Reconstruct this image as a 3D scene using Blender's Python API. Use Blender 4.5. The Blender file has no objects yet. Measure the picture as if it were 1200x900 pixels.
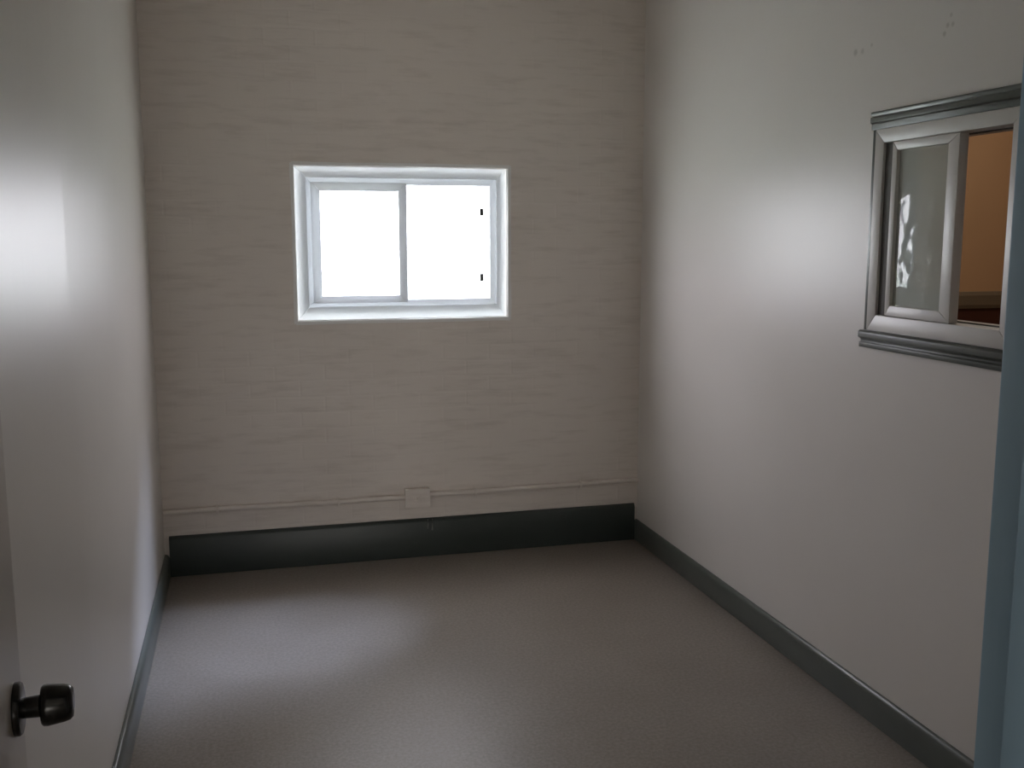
import bpy, bmesh, math, random
from mathutils import Vector, Matrix, noise
random.seed(4)
S = bpy.context.scene
COL = S.collection
R = math.radians

# ------------------------------------------------------------------ materials
def mat(name, color, rough=.5, metal=0.0, spec=.5, build=None):
    m = bpy.data.materials.new(name); m.use_nodes = True
    nt = m.node_tree; b = nt.nodes['Principled BSDF']
    b.inputs['Base Color'].default_value = (*color, 1)
    b.inputs['Roughness'].default_value = rough
    b.inputs['Metallic'].default_value = metal
    b.inputs['Specular IOR Level'].default_value = spec
    if build: build(nt, b)
    return m

def N(nt, kind, **kw):
    n = nt.nodes.new(kind)
    for k, v in kw.items():
        if k in n.inputs: n.inputs[k].default_value = v
        else: setattr(n, k, v)
    return n

def obj_coords(nt, scale=(1, 1, 1)):
    t = N(nt, 'ShaderNodeTexCoord'); m = N(nt, 'ShaderNodeMapping')
    m.inputs['Scale'].default_value = scale
    nt.links.new(t.outputs['Object'], m.inputs['Vector'])
    return m.outputs['Vector']

def ramp(nt, fac, p0, c0, p1, c1):
    r = N(nt, 'ShaderNodeValToRGB'); e = r.color_ramp.elements
    e[0].position = p0; e[0].color = (*c0, 1); e[1].position = p1; e[1].color = (*c1, 1)
    nt.links.new(fac, r.inputs['Fac']); return r.outputs['Color']

def add_bump(nt, b, height, strength, dist):
    k = N(nt, 'ShaderNodeBump'); k.inputs['Strength'].default_value = strength
    k.inputs['Distance'].default_value = dist
    nt.links.new(height, k.inputs['Height'])
    nt.links.new(k.outputs['Normal'], b.inputs['Normal']); return k

def plaster(c0, c1, scale=1.3, bump=.12, bscale=9, marks=(), stretch=None):
    def f(nt, b):
        v = obj_coords(nt)
        n = N(nt, 'ShaderNodeTexNoise', Scale=scale, Detail=4.0)
        nt.links.new(v, n.inputs['Vector'])
        c = ramp(nt, n.outputs['Fac'], .35, c0, .65, c1)
        for (p, r, col, amt) in marks:               # filled screw holes and scuffs
            d = N(nt, 'ShaderNodeVectorMath', operation='DISTANCE')
            d.inputs[1].default_value = p
            nt.links.new(v, d.inputs[0])
            mr = N(nt, 'ShaderNodeMapRange'); mr.inputs['From Min'].default_value = r
            mr.inputs['From Max'].default_value = r * .4
            mr.inputs['To Max'].default_value = amt
            nt.links.new(d.outputs['Value'], mr.inputs['Value'])
            mx = N(nt, 'ShaderNodeMix', data_type='RGBA')
            nt.links.new(mr.outputs['Result'], mx.inputs['Factor'])
            nt.links.new(c, mx.inputs['A']); mx.inputs['B'].default_value = (*col, 1)
            c = mx.outputs['Result']
        nt.links.new(c, b.inputs['Base Color'])
        n2 = N(nt, 'ShaderNodeTexNoise', Scale=bscale, Detail=3.0)
        nt.links.new(obj_coords(nt, stretch) if stretch else v, n2.inputs['Vector'])
        add_bump(nt, b, n2.outputs['Fac'], bump, .01)
    return f

def brick(nt, b):
    t = N(nt, 'ShaderNodeTexCoord'); s = N(nt, 'ShaderNodeSeparateXYZ'); c = N(nt, 'ShaderNodeCombineXYZ')
    nt.links.new(t.outputs['Object'], s.inputs[0])
    nz = N(nt, 'ShaderNodeTexNoise', Scale=3.5, Detail=3.0)
    nt.links.new(t.outputs['Object'], nz.inputs['Vector'])
    w = N(nt, 'ShaderNodeMath', operation='MULTIPLY_ADD')     # courses waver a little
    nt.links.new(nz.outputs['Fac'], w.inputs[0]); w.inputs[1].default_value = .03
    nt.links.new(s.outputs['Z'], w.inputs[2])
    nt.links.new(s.outputs['X'], c.inputs['X']); nt.links.new(w.outputs[0], c.inputs['Y'])
    k = N(nt, 'ShaderNodeTexBrick', Scale=1.0)
    k.inputs['Brick Width'].default_value = .225; k.inputs['Row Height'].default_value = .075
    k.inputs['Mortar Size'].default_value = .008; k.inputs['Mortar Smooth'].default_value = .8
    k.inputs['Color1'].default_value = (1, 1, 1, 1); k.inputs['Color2'].default_value = (.75, .75, .75, 1)
    k.inputs['Mortar'].default_value = (0, 0, 0, 1)
    nt.links.new(c.outputs[0], k.inputs['Vector'])
    st = obj_coords(nt, (3.6, 1, 26))
    n1 = N(nt, 'ShaderNodeTexNoise', Scale=1.4, Detail=4.0, Roughness=.6)
    nt.links.new(st, n1.inputs['Vector'])
    mx = N(nt, 'ShaderNodeMix', data_type='RGBA', blend_type='MIX')
    mx.inputs['Factor'].default_value = .72
    nt.links.new(k.outputs['Color'], mx.inputs['A']); nt.links.new(n1.outputs['Fac'], mx.inputs['B'])
    add_bump(nt, b, mx.outputs['Result'], .3, .006)
    n2 = N(nt, 'ShaderNodeTexNoise', Scale=2.0, Detail=3.0)
    nt.links.new(t.outputs['Object'], n2.inputs['Vector'])
    base = ramp(nt, n2.outputs['Fac'], .3, BRICK0, .7, BRICK1)
    dk = ramp(nt, n1.outputs['Fac'], .28, (.80, .78, .76), .5, (1, 1, 1))
    mm = N(nt, 'ShaderNodeMix', data_type='RGBA', blend_type='MULTIPLY'); mm.inputs['Factor'].default_value = .55
    nt.links.new(base, mm.inputs['A']); nt.links.new(dk, mm.inputs['B'])
    nt.links.new(mm.outputs['Result'], b.inputs['Base Color'])

def vinyl_floor(nt, b):
    v = obj_coords(nt)
    n = N(nt, 'ShaderNodeTexNoise', Scale=85.0, Detail=5.0, Roughness=.7)
    nt.links.new(v, n.inputs['Vector'])
    c = ramp(nt, n.outputs['Fac'], .38, FLOOR0, .62, FLOOR1)
    g = N(nt, 'ShaderNodeTexNoise', Scale=2.2, Detail=4.0)
    nt.links.new(v, g.inputs['Vector'])
    d = ramp(nt, g.outputs['Fac'], .3, (.86, .85, .84), .62, (1, 1, 1))
    m = N(nt, 'ShaderNodeMix', data_type='RGBA', blend_type='MULTIPLY'); m.inputs['Factor'].default_value = 1
    nt.links.new(c, m.inputs['A']); nt.links.new(d, m.inputs['B'])
    nt.links.new(m.outputs['Result'], b.inputs['Base Color'])
    rr = N(nt, 'ShaderNodeMapRange'); rr.inputs['To Min'].default_value = .36; rr.inputs['To Max'].default_value = .5
    nt.links.new(g.outputs['Fac'], rr.inputs['Value']); nt.links.new(rr.outputs['Result'], b.inputs['Roughness'])
    add_bump(nt, b, n.outputs['Fac'], .04, .003)

def brushed_paint(c0, c1, axis_scale):
    def f(nt, b):
        v = obj_coords(nt, axis_scale)
        n = N(nt, 'ShaderNodeTexNoise', Scale=1.0, Detail=3.0)
        nt.links.new(v, n.inputs['Vector'])
        nt.links.new(ramp(nt, n.outputs['Fac'], .3, c0, .7, c1), b.inputs['Base Color'])
        add_bump(nt, b, n.outputs['Fac'], .15, .004)
    return f

def glass(name, tint, wavy, film=None):
    m = bpy.data.materials.new(name); m.use_nodes = True; nt = m.node_tree
    nt.nodes.remove(nt.nodes['Principled BSDF'])
    out = nt.nodes['Material Output']
    tr = N(nt, 'ShaderNodeBsdfTransparent'); tr.inputs['Color'].default_value = (*tint, 1)
    gl = N(nt, 'ShaderNodeBsdfAnisotropic'); gl.inputs['Roughness'].default_value = .02
    # Schlick reflectance, the same from both sides of the thin pane
    ge = N(nt, 'ShaderNodeNewGeometry'); dt = N(nt, 'ShaderNodeVectorMath', operation='DOT_PRODUCT')
    nt.links.new(ge.outputs['Incoming'], dt.inputs[0]); nt.links.new(ge.outputs['Normal'], dt.inputs[1])
    def mth(op, a, b=0.0, c=0.0):
        m_ = N(nt, 'ShaderNodeMath', operation=op)
        for i_, v_ in enumerate((a, b, c)):
            if hasattr(v_, 'is_output'): nt.links.new(v_, m_.inputs[i_])
            else: m_.inputs[i_].default_value = v_
        return m_
    ab = mth('ABSOLUTE', dt.outputs['Value']); iv = mth('SUBTRACT', 1.0, ab.outputs[0])
    pw = mth('POWER', iv.outputs[0], 5.0); fr = mth('MULTIPLY_ADD', pw.outputs[0], .96, .04)
    mx = N(nt, 'ShaderNodeMixShader')
    if wavy:
        v = obj_coords(nt, (1, 1, 1))
        n = N(nt, 'ShaderNodeTexNoise', Scale=16.0, Detail=1.0)
        nt.links.new(v, n.inputs['Vector'])
        k = N(nt, 'ShaderNodeBump'); k.inputs['Strength'].default_value = wavy; k.inputs['Distance'].default_value = .01
        nt.links.new(n.outputs['Fac'], k.inputs['Height'])
        nt.links.new(k.outputs['Normal'], gl.inputs['Normal'])
    if film:                                            # dusty obscuring film on the pane
        d = N(nt, 'ShaderNodeBsdfDiffuse'); d.inputs['Color'].default_value = (*film, 1)
        m2 = N(nt, 'ShaderNodeMixShader'); m2.inputs[0].default_value = .55
        nt.links.new(tr.outputs[0], m2.inputs[1]); nt.links.new(d.outputs[0], m2.inputs[2]); tr = m2
    nt.links.new(fr.outputs[0], mx.inputs[0]); nt.links.new(tr.outputs[0], mx.inputs[1]); nt.links.new(gl.outputs[0], mx.inputs[2])
    nt.links.new(mx.outputs[0], out.inputs['Surface'])
    return m

CREAM0, CREAM1 = (.75, .715, .68), (.78, .745, .71)
BRICK0, BRICK1 = (.72, .66, .605), (.76, .70, .645)
FLOOR0, FLOOR1 = (.222, .194, .165), (.30, .264, .23)
M = {}
LEFT0, LEFT1 = (.66, .625, .585), (.69, .655, .615)
M['wall_left'] = mat('cream_gloss_paint', LEFT0, .38, build=plaster(LEFT0, LEFT1, bump=.06, bscale=5, stretch=(1, 5, .7)))
M['wall_right'] = mat('cream_satin_paint', CREAM0, .37, build=plaster(
    CREAM0, CREAM1, bump=.06, bscale=6, marks=[
        ((1.908, 2.942, 2.129), .014, (.40, .37, .33), .5), ((1.908, 2.904, 2.126), .012, (.40, .37, .33), .4),
        ((1.908, 2.856, 2.137), .008, (.40, .37, .33), .4),
        ((1.908, 2.514, 2.107), .010, (.40, .37, .33), .5), ((1.908, 2.502, 2.128), .009, (.40, .37, .33), .5),
        ((1.908, 2.481, 2.127), .009, (.40, .37, .33), .45), ((1.908, 2.49, 2.153), .008, (.40, .37, .33), .4)]))
M['brick'] = mat('painted_brick', BRICK0, .6, spec=.3, build=brick)
M['floor'] = mat('speckled_vinyl', FLOOR0, .42, build=vinyl_floor)
M['ceiling'] = mat('white_ceiling_paint', (.62, .6, .56), .8, build=plaster((.78, .76, .72), (.82, .8, .76)))
M['trim'] = mat('grey_green_gloss_paint', (.10, .112, .10), .32,
                build=brushed_paint((.094, .106, .094), (.11, .122, .108), (6, 6, 6)))
M['base'] = mat('dark_green_paint', (.034, .044, .039), .4,
                build=brushed_paint((.031, .041, .036), (.037, .047, .042), (3, 3, 14)))
M['teal'] = mat('teal_door_frame_paint', (.31, .46, .58), .4,
                build=brushed_paint((.30, .445, .56), (.325, .475, .60), (30, 30, 2)))
def vinyl(nt, b):                                   # thin hollow white vinyl lets some daylight through
    plaster((.77, .78, .79), (.8, .81, .82), bump=.01)(nt, b)
    t = N(nt, 'ShaderNodeBsdfTranslucent'); t.inputs['Color'].default_value = (.8, .82, .84, 1)
    m = N(nt, 'ShaderNodeMixShader'); m.inputs[0].default_value = VINYL_T[0]
    nt.links.new(b.outputs[0], m.inputs[1]); nt.links.new(t.outputs[0], m.inputs[2])
    nt.links.new(m.outputs[0], nt.nodes['Material Output'].inputs['Surface'])
VINYL_T = [.32]
M['vinyl'] = mat('white_vinyl', (.78, .79, .8), .3, build=vinyl)
VINYL_T[0] = .2
M['vinyl_sash'] = mat('sash_white_vinyl', (.78, .79, .8), .3, build=vinyl)
VINYL_T[0] = .16
M['vinyl_thick'] = mat('thick_white_vinyl', (.78, .79, .8), .3, build=vinyl)
M['vinyl2'] = mat('greyed_white_vinyl', (.62, .60, .57), .35, build=plaster((.60, .58, .55), (.64, .62, .59), bump=.02))
M['plaster_white'] = mat('white_reveal_paint', (.8, .79, .77), .5, build=plaster((.78, .77, .75), (.82, .81, .79)))
M['door'] = mat('cream_door_paint', (.46, .42, .37), .3, build=plaster((.44, .40, .35), (.48, .44, .39), bump=.04))
M['bronze'] = mat('dark_bronze_metal', (.035, .034, .031), .24, metal=.8,
                  build=brushed_paint((.03, .029, .027), (.042, .04, .037), (20, 20, 20)))
M['black'] = mat('black_plastic', (.03, .03, .03), .5, build=plaster((.028, .028, .028), (.035, .035, .035)))
M['dark_gap'] = mat('dark_track_and_gap_shade', (.10, .095, .085), .7, build=plaster((.09, .085, .075), (.11, .105, .095)))  # track strips, and the painted shade of the sash gap
M['orange'] = mat('tan_orange_paint', (.52, .31, .16), .6, build=plaster((.50, .30, .155), (.54, .325, .17)))
M['maroon'] = mat('dark_maroon_paint', (.055, .013, .008), .5, build=plaster((.05, .012, .007), (.06, .015, .009)))
M['rail'] = mat('olive_brown_rail_paint', (.16, .12, .075), .5, build=plaster((.15, .112, .07), (.17, .128, .08)))
M['hall'] = mat('hall_paint', (.5, .5, .48), .6, build=plaster((.48, .48, .46), (.52, .52, .5)))
M['grass'] = mat('pale_concrete_yard', (.64, .68, .6), .9, build=plaster((.60, .66, .56), (.68, .72, .64), scale=3))
M['glass'] = glass('clear_window_glass', (.955, .95, .965), 0)
M['glass2'] = glass('wavy_old_glass', (.80, .86, .82), .06, (.70, .74, .70))
M['drip'] = mat('pale_paint_drip', (.24, .25, .23), .4, build=plaster((.22, .23, .21), (.26, .27, .25)))

# ------------------------------------------------------------------ mesh helpers
def hexa(bm, p):      # 8 points: bottom 4 (ccw) then top 4
    v = [bm.verts.new(q) for q in p]
    for f in ((0, 3, 2, 1), (4, 5, 6, 7), (0, 1, 5, 4), (1, 2, 6, 5), (2, 3, 7, 6), (3, 0, 4, 7)):
        bm.faces.new([v[i] for i in f])
    return v

def box(bm, x0, x1, y0, y1, z0, z1):
    return hexa(bm, [(x0, y0, z0), (x1, y0, z0), (x1, y1, z0), (x0, y1, z0),
                     (x0, y0, z1), (x1, y0, z1), (x1, y1, z1), (x0, y1, z1)])

def ring(bm, a0, a1, z0, z1, wl, wr, wt, wb, d0, d1, axis='y'):
    """mitred rectangular frame; a is the horizontal axis in the wall, d the depth axis"""
    o = [(a0, z0), (a1, z0), (a1, z1), (a0, z1)]
    i = [(a0 + wl, z0 + wb), (a1 - wr, z0 + wb), (a1 - wr, z1 - wt), (a0 + wl, z1 - wt)]
    P = (lambda a, d, z: (a, d, z)) if axis == 'y' else (lambda a, d, z: (d, a, z))
    for k in range(4):
        n = (k + 1) % 4
        hexa(bm, [P(o[k][0], d0, o[k][1]), P(o[n][0], d0, o[n][1]), P(i[n][0], d0, i[n][1]), P(i[k][0], d0, i[k][1]),
                  P(o[k][0], d1, o[k][1]), P(o[n][0], d1, o[n][1]), P(i[n][0], d1, i[n][1]), P(i[k][0], d1, i[k][1])])

def sweep(bm, prof, p0, p1, axis):
    """extrude a closed 2-D profile (u,v=z) from p0 to p1 along 'x' or 'y'"""
    P = (lambda t, u, v: (t, u, v)) if axis == 'x' else (lambda t, u, v: (u, t, v))
    a = [bm.verts.new(P(p0, u, v)) for u, v in prof]; b = [bm.verts.new(P(p1, u, v)) for u, v in prof]
    n = len(prof)
    for k in range(n): bm.faces.new([a[k], a[(k + 1) % n], b[(k + 1) % n], b[k]])
    bm.faces.new(a[::-1]); bm.faces.new(b)

def lathe(bm, prof, seg=40, origin=(0, 0, 0)):
    """revolve (along x, radius) about the +x axis"""
    ox, oy, oz = origin; rings = []
    for x, r in prof:
        if r < 1e-6: rings.append([bm.verts.new((ox + x, oy, oz))])
        else: rings.append([bm.verts.new((ox + x, oy + r * math.cos(2 * math.pi * k / seg), oz + r * math.sin(2 * math.pi * k / seg))) for k in range(seg)])
    for a, b in zip(rings, rings[1:]):
        for k in range(seg):
            n = (k + 1) % seg
            if len(a) == 1 and len(b) == 1: continue
            if len(a) == 1: bm.faces.new([a[0], b[n], b[k]])
            elif len(b) == 1: bm.faces.new([a[k], a[n], b[0]])
            else: bm.faces.new([a[k], a[n], b[n], b[k]])

def tube(bm, pts, r, seg=14):
    rings = []
    for i, p in enumerate(pts):
        p = Vector(p); d = (Vector(pts[min(i + 1, len(pts) - 1)]) - Vector(pts[max(i - 1, 0)])).normalized()
        u = d.cross(Vector((0, 0, 1))).normalized(); w = u.cross(d)
        rings.append([bm.verts.new(p + r * (math.cos(2 * math.pi * k / seg) * u + math.sin(2 * math.pi * k / seg) * w)) for k in range(seg)])
    for a, b in zip(rings, rings[1:]):
        for k in range(seg): bm.faces.new([a[k], a[(k + 1) % seg], b[(k + 1) % seg], b[k]])
    bm.faces.new(rings[0][::-1]); bm.faces.new(rings[-1])

def build(name, bm, m, parent=None, bevel=0, seg=2, smooth=False):
    bmesh.ops.recalc_face_normals(bm, faces=bm.faces[:])
    if bevel:
        bmesh.ops.bevel(bm, geom=[e for e in bm.edges if e.is_manifold and e.calc_face_angle(0) > .5],
                        offset=bevel, segments=seg, profile=.6, affect='EDGES', clamp_overlap=True)
    me = bpy.data.meshes.new(name); bm.to_mesh(me); bm.free()
    if smooth or bevel:
        for p in me.polygons: p.use_smooth = True
        me.set_sharp_from_angle(angle=R(40))
    me.materials.append(m)
    o = bpy.data.objects.new(name, me); COL.objects.link(o)
    if parent: o.parent = parent
    return o

def tag(o, label=None, cat=None, kind=None, group=None):
    if label: o['label'] = label
    if cat: o['category'] = cat
    if kind: o['kind'] = kind
    if group: o['group'] = group
    return o

def struct(o, label, cat): return tag(o, label, cat, 'structure')

def B(): return bmesh.new()

# ------------------------------------------------------------------ dimensions
XL, XR, D, YF = -.4085, 1.9084, 4.7178, .60       # side walls, back wall, inner face of front wall
H = 2.95                                          # ceiling
WX0, WX1, WZ0, WZ1 = .2179, 1.2288, 1.1531, 1.878 # outside window opening
RY0, RY1, RZ0, RZ1 = 2.166, 2.795, 1.2555, 1.8734  # opening in the right wall
JX0, JX1 = -.335, .520                            # clear doorway between the jambs
TW = .14                                          # partition thickness
AX1 = 4.7                                         # far wall of the room next door
YH = -4.6                                         # far side of the hall

# ------------------------------------------------------------------ shell
bm = B(); box(bm, XL - .2, XR + TW, YF - .12, D + .25, -.1, 0)
struct(build('floor', bm, M['floor']), 'speckled beige vinyl floor with a dull sheen', 'floor')
bm = B(); box(bm, XL - .2, XR + TW, YF - .12, D + .25, H, H + .1)
struct(build('ceiling', bm, M['ceiling']), 'plain white painted ceiling above the small room', 'ceiling')

bm = B(); ring(bm, XL - .2, XR + TW, 0, H, WX0 - XL + .2, XR + TW - WX1, H - WZ1, WZ0, D, D + .078)
struct(build('wall_back', bm, M['brick']), 'cream painted brick wall holding the bright outside window', 'wall')

# left wall: added plaster taper with a rounded edge, shaped so the glare stops there
def left_x(y):
    e = EDGE_Y
    if y >= e: return XL
    t = max(0.0, 1 - (e - y) / SKIM_LEN)
    x = XL + SKIM * t
    if e - y < .012: x = XL + SKIM * math.sqrt(max(0, 1 - ((.012 - (e - y)) / .012) ** 2))
    return x
EDGE_Y, SKIM, SKIM_LEN = 2.50, .016, .75
bm = B()
ys = sorted(set([YF - .12, YF, 1.2, 1.6, D + .0] + [EDGE_Y - SKIM_LEN + SKIM_LEN * k / 12 for k in range(12)]
                + [EDGE_Y - .012 + .012 * k / 6 for k in range(7)] + [EDGE_Y + .0001, 3.2, 4.0]))
prof = [(left_x(y), y) for y in ys]
lo = [bm.verts.new((x, y, 0)) for x, y in prof] ; hi = [bm.verts.new((x, y, H)) for x, y in prof]
for k in range(len(prof) - 1): bm.faces.new([lo[k], lo[k + 1], hi[k + 1], hi[k]])
bl = [bm.verts.new((XL - .2, y, z)) for y, z in ((YF - .12, 0), (D, 0), (D, H), (YF - .12, H))]
bm.faces.new([bl[0], bl[1], bl[2], bl[3]])
bm.faces.new([lo[0], hi[0], bl[3], bl[0]]); bm.faces.new([lo[-1], bl[1], bl[2], hi[-1]])
bm.faces.new([bl[0]] + [bl[1]] + lo[::-1]); bm.faces.new([bl[3]] + hi + [bl[2]])
o = struct(build('wall_left', bm, M['wall_left'], smooth=True), 'glossy cream plaster wall on the left catching the window glare', 'wall')

bm = B(); ring(bm, YF - .12, D, 0, H, RY0 - YF + .12, D - RY1, H - RZ1, RZ0, XR, XR + TW, axis='x')
struct(build('wall_right', bm, M['wall_right']), 'smooth cream wall on the right with the sliding hatch window', 'wall')

# front wall round the doorway (the camera looks through it from the hall)
DH = 2.06
bm = B()
box(bm, XL - 1.2, JX0 - .03, YF - .12, YF - .0005, 0, H)
box(bm, JX1 + .03, XR + 1.2, YF - .12, YF - .0005, 0, H)
box(bm, JX0 - .03, JX1 + .03, YF - .12, YF - .0005, DH + .03, H)
struct(build('wall_front', bm, M['hall']), 'wall around the doorway the room is seen through', 'wall')

# teal door frame: lining with a stop, casing on the hall side and the room side
bm = B()
for sx, x in ((1, JX1), (-1, JX0)):
    y0, y1 = YF - .135, YF + .002
    a, b_ = (x, x + .03) if sx > 0 else (x - .03, x)
    box(bm, a, b_, y0, y1, 0, DH + .03)
    s0, s1 = (x - .016, x) if sx > 0 else (x, x + .012)
    box(bm, s0, s1, y0 + .03, y1 - .044, 0, DH)
box(bm, JX0, JX1, YF - .135, YF + .002, DH, DH + .03)
box(bm, JX0 + .012, JX1 - .012, YF - .105, YF - .042, DH - .012, DH)
fr = struct(build('trim_1', bm, M['teal'], bevel=.0025), 'teal painted door frame at the right edge of the view', 'door frame')
bm = B()
ring_y = (YF - .15, YF - .121)
box(bm, JX1 + .008, JX1 + .08, *ring_y, 0, DH + .08)
box(bm, JX0 - .08, JX0 - .008, *ring_y, 0, DH + .08)
box(bm, JX0 - .008, JX1 + .008, *ring_y, DH + .008, DH + .08)
build('casing', bm, M['teal'], fr, bevel=.004)

# hall behind the camera
bm = B(); box(bm, XL - 1.2, XR + 1.2, YH, YF - .12, -.1, -.001)
struct(build('floor', bm, M['floor']), 'vinyl floor of the hall outside the doorway', 'floor')
bm = B()
box(bm, XL - 1.2, XR + 1.2, YH, YF - .12, H, H + .1)
struct(build('ceiling', bm, M['ceiling']), 'ceiling of the hall outside the doorway', 'ceiling')
bm = B()
box(bm, XL - 1.3, XL - 1.2, YH - .1, YF, -.1, H + .1)
box(bm, XR + 1.2, XR + 1.3, YH - .1, YF, -.1, H + .1)
box(bm, XL - 1.2, XR + 1.2, YH - .1, YH, -.1, H + .1)
struct(build('wall_hall', bm, M['hall']), 'plain walls of the hall outside the doorway', 'wall')

# room next door, seen through the open half of the hatch window
ax0 = XR + TW
bm = B(); box(bm, ax0, AX1 + .1, YF + .02, D + .16, -.1, -.001)
struct(build('floor', bm, M['maroon']), 'dark floor of the room beyond the hatch window', 'floor')
bm = B(); box(bm, ax0, AX1 + .1, YF + .02, D + .16, H, H + .1)
struct(build('ceiling', bm, M['ceiling']), 'ceiling of the room beyond the hatch window', 'ceiling')
bm = B()
box(bm, AX1, AX1 + .1, YF + .02, D + .16, 0, H)
box(bm, ax0, AX1, D + .06, D + .16, 0, H)
box(bm, ax0, AX1, YF + .02, YF + .1, 0, H)
struct(build('wall_adjacent', bm, M['orange']), 'tan orange wall seen through the open half of the hatch', 'wall')
RLZ0, RLZ1, AY = 1.15, 1.243, D + .06
bm = B(); box(bm, ax0 + .001, AX1 - .001, AY - .012, AY - .0005, 0, RLZ0)
struct(build('trim_2', bm, M['maroon']), 'dark maroon dado below the tan orange wall', 'dado')
bm = B(); sweep(bm, [(AY - .0005, RLZ0 + .0005), (AY - .022, RLZ0 + .0005), (AY - .028, RLZ0 + .02), (AY - .028, RLZ1 - .02), (AY - .018, RLZ1), (AY - .0005, RLZ1)], ax0 + .001, AX1 - .001, 'x')
struct(build('trim_3', bm, M['rail']), 'olive brown rail between tan wall and maroon dado', 'rail')

# outdoors
bm = B(); box(bm, -30, 32, D + .11, 60, -.9, -.6)
struct(build('ground', bm, M['grass']), 'pale ground outside the bright window', 'ground')

# ------------------------------------------------------------------ baseboards
def base_prof(w, t, h, sgn):   # against a wall at w, growing in direction sgn
    return [(w, .001), (w + sgn * t, .001), (w + sgn * t, h - .018), (w + sgn * t * .72, h - .006), (w + sgn * t * .4, h), (w, h)]
bm = B(); sweep(bm, base_prof(D - .0005, .02, .191, -1), XL + .0225, XR - .0205, 'x')
bb = struct(build('baseboard_back', bm, M['base'], bevel=.002), 'tall dark green baseboard along the brick wall', 'baseboard')
bm = B(); sweep(bm, base_prof(XR - .0005, .02, .1044, -1), YF + .002, D - .0005, 'y')
struct(build('baseboard_right', bm, M['trim'], bevel=.002), 'low grey green baseboard along the right wall', 'baseboard')
bm = B(); sweep(bm, base_prof(XL + .0005, .022, .1044, 1), EDGE_Y + .003, D - .0005, 'y')
struct(build('baseboard_left', bm, M['trim'], bevel=.002), 'low grey green baseboard along the left wall', 'baseboard')
# two runs of pale paint that dribbled down the back baseboard
bm = B()
for x, ln, r in ((.834, .052, .0055), (.812, .045, .003)):
    z1 = .187; y = D - .0205
    tube(bm, [(x, y, z1), (x + .001, y - .0005, z1 - ln * .5), (x - .001, y, z1 - ln)], r * .6, 8)
    bmesh.ops.create_uvsphere(bm, u_segments=10, v_segments=8, radius=r * .9, matrix=Matrix.Translation((x - .001, y + .001, z1 - ln)))
d_ = build('paint_drip', bm, M['drip'], bb, smooth=True); d_['label'] = 'pale paint drips'

# ------------------------------------------------------------------ outside window
w1 = bpy.data.objects.new('window_1', None); COL.objects.link(w1)
w1.location = ((WX0 + WX1) / 2, D, WZ0)
struct(w1, 'white sliding outside window glaring white in the brick wall', 'window')
def wpart(name, bm, m, parent=w1, **k):
    for v in bm.verts: v.co -= Vector(w1.location)
    return build(name, bm, m, parent, **k)
# shallow reveal with an uneven, hand-painted edge round the opening
bm = B()
def lip(bm, a, b, horizontal, inner):
    n = 40; rows = []
    for k in range(n + 1):
        t = a + (b - a) * k / n
        j = .0035 * noise.noise((t * 7, inner * 3, 1.3)) + .002 * noise.noise((t * 23, inner, 4.1))
        w = .015 + j
        sec = []
        for ang in range(7):                       # quarter-round from wall face into the reveal
            q = math.pi / 2 * ang / 6
            sec.append((w * (1 - math.sin(q)), -.002 * math.cos(q)))
        s = horizontal[1]
        row = []
        for u, dy in sec:
            p = inner + s * (u)
            row.append(bm.verts.new((t, D + dy, p) if horizontal[0] else (p, D + dy, t)))
        p = inner - s * .003
        row.append(bm.verts.new((t, D + .0315, p) if horizontal[0] else (p, D + .0235, t)))
        p = inner + s * .02
        row.append(bm.verts.new((t, D + .0315, p) if horizontal[0] else (p, D + .0235, t)))
        rows.append(row)
    m = len(rows[0])
    for r0, r1 in zip(rows, rows[1:]):
        for q in range(m): bm.faces.new([r0[q], r0[(q + 1) % m], r1[(q + 1) % m], r1[q]])
    bm.faces.new(rows[0]); bm.faces.new(rows[-1][::-1])
LL, LR, LT, LB = .006, .008, .010, .010
lip(bm, WX0 - .002, WX1 + .002, (True, 1), WZ1 - LT)
lip(bm, WX0 - .002, WX1 + .002, (True, -1), WZ0 + LB)
lip(bm, WZ0 - .002, WZ1 + .002, (False, -1), WX0 + LL)
lip(bm, WZ0 - .002, WZ1 + .002, (False, 1), WX1 - LR)
wpart('reveal', bm, M['plaster_white'], smooth=True)
# vinyl frame, stepped in two
FY = D + .032
bm = B()
ring(bm, WX0 + LL, WX1 - LR, WZ0 + LB, WZ1 - LT, .062 - LL, .056 - LR, .062 - LT, .072 - LB, FY, FY + .014)
fr1 = wpart('window_frame', bm, M['vinyl'], bevel=.003)
bm = B()
ring(bm, WX0 + .03, WX1 - .03, WZ0 + .04, WZ1 - .03, .058, .056, .062, .06, FY + .0145, FY + .04)
wpart('inner_frame', bm, M['vinyl_thick'], bevel=.003)
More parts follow.
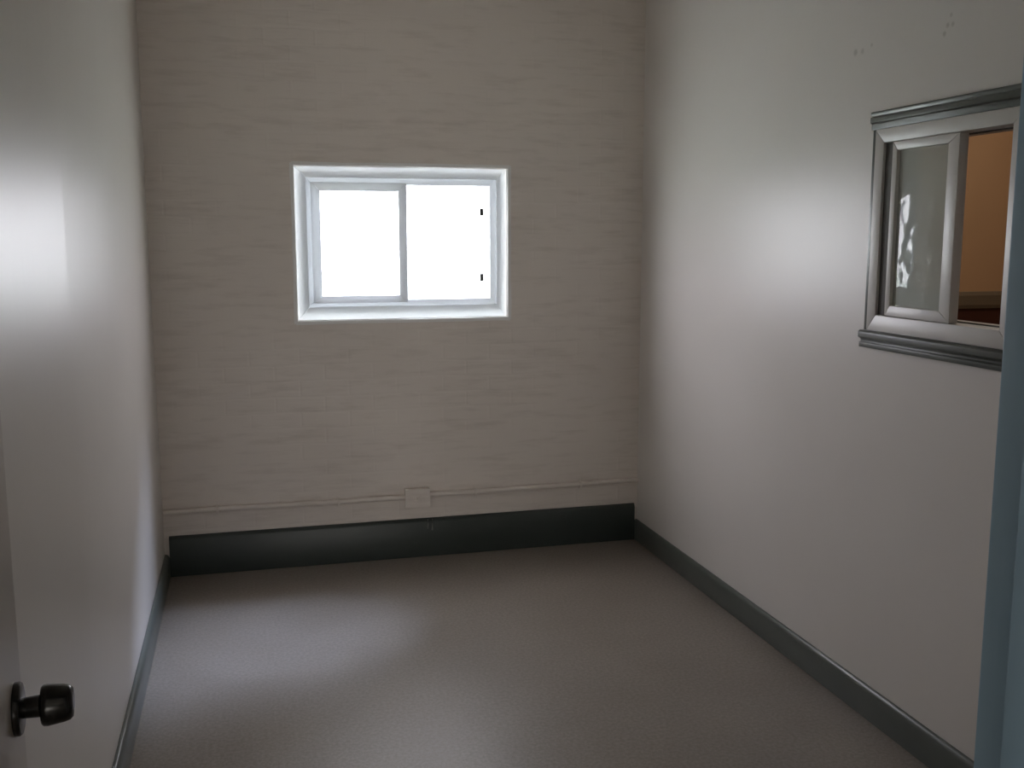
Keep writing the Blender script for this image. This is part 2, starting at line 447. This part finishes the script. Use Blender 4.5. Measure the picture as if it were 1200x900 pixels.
# sliding sash on the left, in front of the fixed right pane
sx0, sx1, sz0, sz1 = WX0 + .082, .742, WZ0 + .088, WZ1 - .082
bm = B(); ring(bm, sx0, sx1, sz0, sz1, .042, .040, .040, .034, FY + .004, FY + .020)
sash = wpart('sash', bm, M['vinyl_sash'], bevel=.003)
bm = B(); box(bm, sx0 + .035, sx1 - .033, FY + .009, FY + .012, sz0 + .028, sz1 - .034)
wpart('pane', bm, M['glass'], sash)
bm = B(); box(bm, sx1 - .028, WX1 - .08, FY + .024, FY + .027, WZ0 + .085, WZ1 - .08)
wpart('pane', bm, M['glass'])
bm = B(); box(bm, sx1 - .030, sx1 - .002, FY + .0205, FY + .031, WZ0 + .09, WZ1 - .08)
wpart('meeting_stile', bm, M['vinyl_sash'], bevel=.002)
for z in (1.664, 1.353):                          # small dark catches near the right side
    x = 1.104
    bm = B(); box(bm, x - .009, x + .009, FY + .012, FY + .0235, z - .018, z + .018)
    wpart('catch', bm, M['black'], bevel=.003)['label'] = 'small dark catch'

PANE_TURN = .3     # the pane sits a hair crooked in its sash
# ------------------------------------------------------------------ hatch window in the right wall
w2 = bpy.data.objects.new('window_2', None); COL.objects.link(w2)
w2.location = (XR, (RY0 + RY1) / 2, RZ0)
struct(w2, 'white sliding hatch window with grey green trim, half open', 'window')
def vpart(name, bm, m, parent=w2, **k):
    for v in bm.verts: v.co -= Vector(w2.location)
    return build(name, bm, m, parent, **k)
bm = B(); ring(bm, RY0, RY1, RZ0, RZ1, .045, .045, .042, .05, XR - .012, XR + .118, axis='x')
vpart('window_frame', bm, M['vinyl2'], bevel=.003)
iy0, iy1, iz0, iz1 = RY0 + .045, RY1 - .045, RZ0 + .05, RZ1 - .042
# track liner strips on the sill, head and side
bm = B()
ring(bm, iy0 - .004, iy1 + .004, iz0 - .004, iz1 + .004, .008, .008, .008, .008, XR + .046, XR + .052, axis='x')
vpart('track', bm, M['dark_gap'])
s_y1, s_y0 = 2.711, 2.413
bm = B(); ring(bm, s_y0, s_y1, iz0 + .001, iz1 - .001, .046, .024, .026, .032, XR - .008, XR + .022, axis='x')
s2 = vpart('sash', bm, M['vinyl2'], bevel=.003)
bm = B(); box(bm, XR + .004, XR + .008, s_y0 + .036, s_y1 - .018, iz0 + .03, iz1 - .024)
bmesh.ops.rotate(bm, verts=bm.verts[:], cent=(XR + .006, (s_y0 + s_y1) / 2, 0), matrix=Matrix.Rotation(R(PANE_TURN), 3, 'Z'))
vpart('pane', bm, M['glass2'], s2)
# dark box filling the gap between frame and sash, its shade painted in
bm = B(); box(bm, XR - .003, XR + .03, s_y1 + .0005, iy1 + .002, iz0 + .002, iz1 - .002)
vpart('slot', bm, M['dark_gap'])
# head trim: grooved board; sill trim: two stepped mouldings
bm = B()
sweep(bm, [(XR - .0005, RZ1 + .0005), (XR - .014, RZ1 + .0005), (XR - .014, RZ1 + .018), (XR - .020, RZ1 + .022), (XR - .020, RZ1 + .037),
           (XR - .015, RZ1 + .040), (XR - .018, RZ1 + .046), (XR - .018, RZ1 + .054), (XR - .0005, RZ1 + .054)], RY0 - .12, RY1 + .019, 'y')
vpart('head_trim', bm, M['trim'], bevel=.001)
bm = B()
zb = RZ0 - .0005
sweep(bm, [(XR - .0005, zb), (XR - .022, zb), (XR - .027, zb - .006), (XR - .027, zb - .022), (XR - .016, zb - .030), (XR - .016, zb - .036),
           (XR - .022, zb - .040), (XR - .022, zb - .054), (XR - .0005, zb - .056)], RY0 - .12, RY1 + .019, 'y')
vpart('sill_trim', bm, M['trim'], bevel=.001)
bm = B(); box(bm, XR - .010, XR - .0005, RY1 + .0005, RY1 + .014, RZ0, RZ1)
vpart('side_trim', bm, M['trim'], bevel=.001)

# ------------------------------------------------------------------ door leaf, folded back beside the left wall
DT, DW, KY, KZ = .04, .818, .752, .937            # built with the hinge corner at the origin, face in the plane x = 0
bm = B(); box(bm, -DT, 0, 0, DW, .008, 2.045)
dr = struct(build('door_1', bm, M['door'], bevel=.002), 'cream door leaf folded back at the left edge, dark knob', 'door')
bm = B(); lathe(bm, [(.003, 0), (.003, .013), (.012, .0135), (.030, .0145), (.0315, .017), (.0325, .0245), (.035, .0268), (.040, .0272), (.060, .0245), (.067, .0225), (.0705, .019), (.0715, .012), (.0715, 0)], 48, (0, KY, KZ))
kn = build('door_knob', bm, M['bronze'], dr, smooth=True); kn['label'] = 'dark bronze door knob'
bm = B(); lathe(bm, [(.0003, 0), (.0003, .0345), (.006, .035), (.009, .033), (.0105, .026), (.0115, .014), (.0115, 0)], 48, (0, KY, KZ))
build('rosette', bm, M['bronze'], kn, smooth=True)
bm = B(); box(bm, .008 - DT, -.008, DW - .0005, DW + .002, KZ - .028, KZ + .028)
box(bm, .013 - DT, -.015, DW + .002, DW + .012, KZ - .009, KZ + .009)
build('latch', bm, M['bronze'], dr, bevel=.001)
for z in (.25, 1.05, 1.82):                       # hinges on the jamb side
    bm = B(); tube(bm, [(.006, -.006, z - .045), (.006, -.0059, z + .045)], .006, 12)
    build('hinge', bm, M['bronze'], dr, smooth=True)
dr.location = (-.262, YF + .018, 0); dr.rotation_euler = (0, 0, R(4.0))

# ------------------------------------------------------------------ conduit and box on the brick wall
bx = .760; bz = .303
def cond(name, x0, z0, x1, z1, label):
    bm = B(); n = 14; pts = []
    for k in range(n + 1):
        t = k / n
        pts.append((x0 + (x1 - x0) * t, D - .0135, z0 + (z1 - z0) * t + .003 * noise.noise((t * 3 + x0, 0, 0))))
    tube(bm, pts, .013, 16)
    root = tag(build(name, bm, M['brick'], smooth=True), label, 'conduit', None, 'conduit runs on the brick wall')
    for k in (3, 10):                              # saddle clips
        x, y, z = pts[k]; bm = B()
        hw = .006
        prof = [(D - .0005, z - .028), (D - .004, z - .028), (D - .004, z - .016), (D - .0285, z - .012), (D - .0285, z + .012), (D - .004, z + .016), (D - .004, z + .028), (D - .0005, z + .028)]
        prof = [(u, v) for u, v in prof]
        sweep(bm, prof, x - hw, x + hw, 'x')
        build('clip', bm, M['brick'], root, bevel=.001)
    return root
cond('conduit', XL + .004, bz + .003, bx - .058, bz, 'painted conduit running left from the outlet box')
cond('conduit', bx + .058, bz + .006, XR - .004, bz + .010, 'painted conduit running right from the outlet box')
bm = B(); box(bm, bx - .057, bx + .057, D - .040, D - .0005, bz - .042, bz + .042)
ob = tag(build('outlet_box', bm, M['brick'], bevel=.004), 'small cream painted outlet box low on the brick wall', 'outlet box')
bm = B(); box(bm, bx - .060, bx + .060, D - .046, D - .0405, bz - .045, bz + .045)
fp = build('faceplate', bm, M['brick'], ob, bevel=.003)
bm = B()
for s in (-1, 1): box(bm, bx + s * .025 - .017, bx + s * .025 + .017, D - .0485, D - .0465, bz - .014, bz + .014)
build('socket', bm, M['brick'], fp, bevel=.001)
bm = B(); lathe(bm, [(0, .004), (.0015, .003), (.002, 0)], 12)
for v in bm.verts: v.co = Vector((bx + v.co.y, D - .0462 - v.co.x, bz + v.co.z))
build('screw', bm, M['brick'], fp, smooth=True)

# ------------------------------------------------------------------ light
W = bpy.data.worlds.new('overcast'); S.world = W; W.use_nodes = True
bg = W.node_tree.nodes['Background']
bg.inputs['Color'].default_value = (.955, .958, 1.0, 1); bg.inputs['Strength'].default_value = 14.5

def light(name, kind, loc, energy, color, **k):
    l = bpy.data.lights.new(name, kind); l.energy = energy; l.color = color
    for a, v in k.items(): setattr(l, a, v)
    o = bpy.data.objects.new(name, l); COL.objects.link(o); o.location = loc
    return o
def aim(o, d): o.rotation_euler = Vector(d).to_track_quat('-Z', 'Y').to_euler()
s = light('sun', 'SUN', (3, 8, 6), 15.0, (.62, .735, 1.0), angle=R(25)); aim(s, (-.85, -.90, -1.5))
p = light('window_portal', 'AREA', ((WX0 + WX1) / 2, D + .09, (WZ0 + WZ1) / 2), 1, (1, 1, 1), shape='RECTANGLE', size=1.0, size_y=.72)
p.rotation_euler = (R(-90), 0, 0); p.data.cycles.is_portal = True
hl = light('hall_fill_light', 'AREA', (-.72, YH + .12, 1.0), 86, (1.0, .965, .925), shape='RECTANGLE', size=2.1, size_y=1.5)  # added soft fill at the hall's end to lift the back wall, no window
hl.rotation_euler = (R(90), 0, 0)
al = light('next_room_lamp', 'AREA', (3.2, 3.6, H - .03), 13, (1.0, .93, .84), shape='RECTANGLE', size=1.2, size_y=.6)

# ------------------------------------------------------------------ camera
f, yaw, pit, rol = 1179.28, R(14.7372), R(8.3553), R(-.0497)
F = Vector((math.sin(yaw) * math.cos(pit), math.cos(yaw) * math.cos(pit), -math.sin(pit)))
Rv = Vector((math.cos(yaw), -math.sin(yaw), 0)); U = Rv.cross(F)
R2 = math.cos(rol) * Rv + math.sin(rol) * U; U2 = -math.sin(rol) * Rv + math.cos(rol) * U
cd = bpy.data.cameras.new('camera'); cd.sensor_width = 36; cd.lens = f / 1200 * 36; cd.clip_start = .02
co = bpy.data.objects.new('camera', cd); COL.objects.link(co)
co.matrix_world = Matrix(((R2.x, U2.x, -F.x, 0), (R2.y, U2.y, -F.y, 0), (R2.z, U2.z, -F.z, 1.55), (0, 0, 0, 1)))
S.camera = co

S.view_settings.view_transform = 'Standard'; S.view_settings.look = 'None'
S.view_settings.exposure = 0.0; S.view_settings.gamma = 1.0
S.view_settings.use_curve_mapping = False
S.cycles.use_denoising = True
S.cycles.max_bounces = 16; S.cycles.diffuse_bounces = 10; S.cycles.transparent_max_bounces = 16
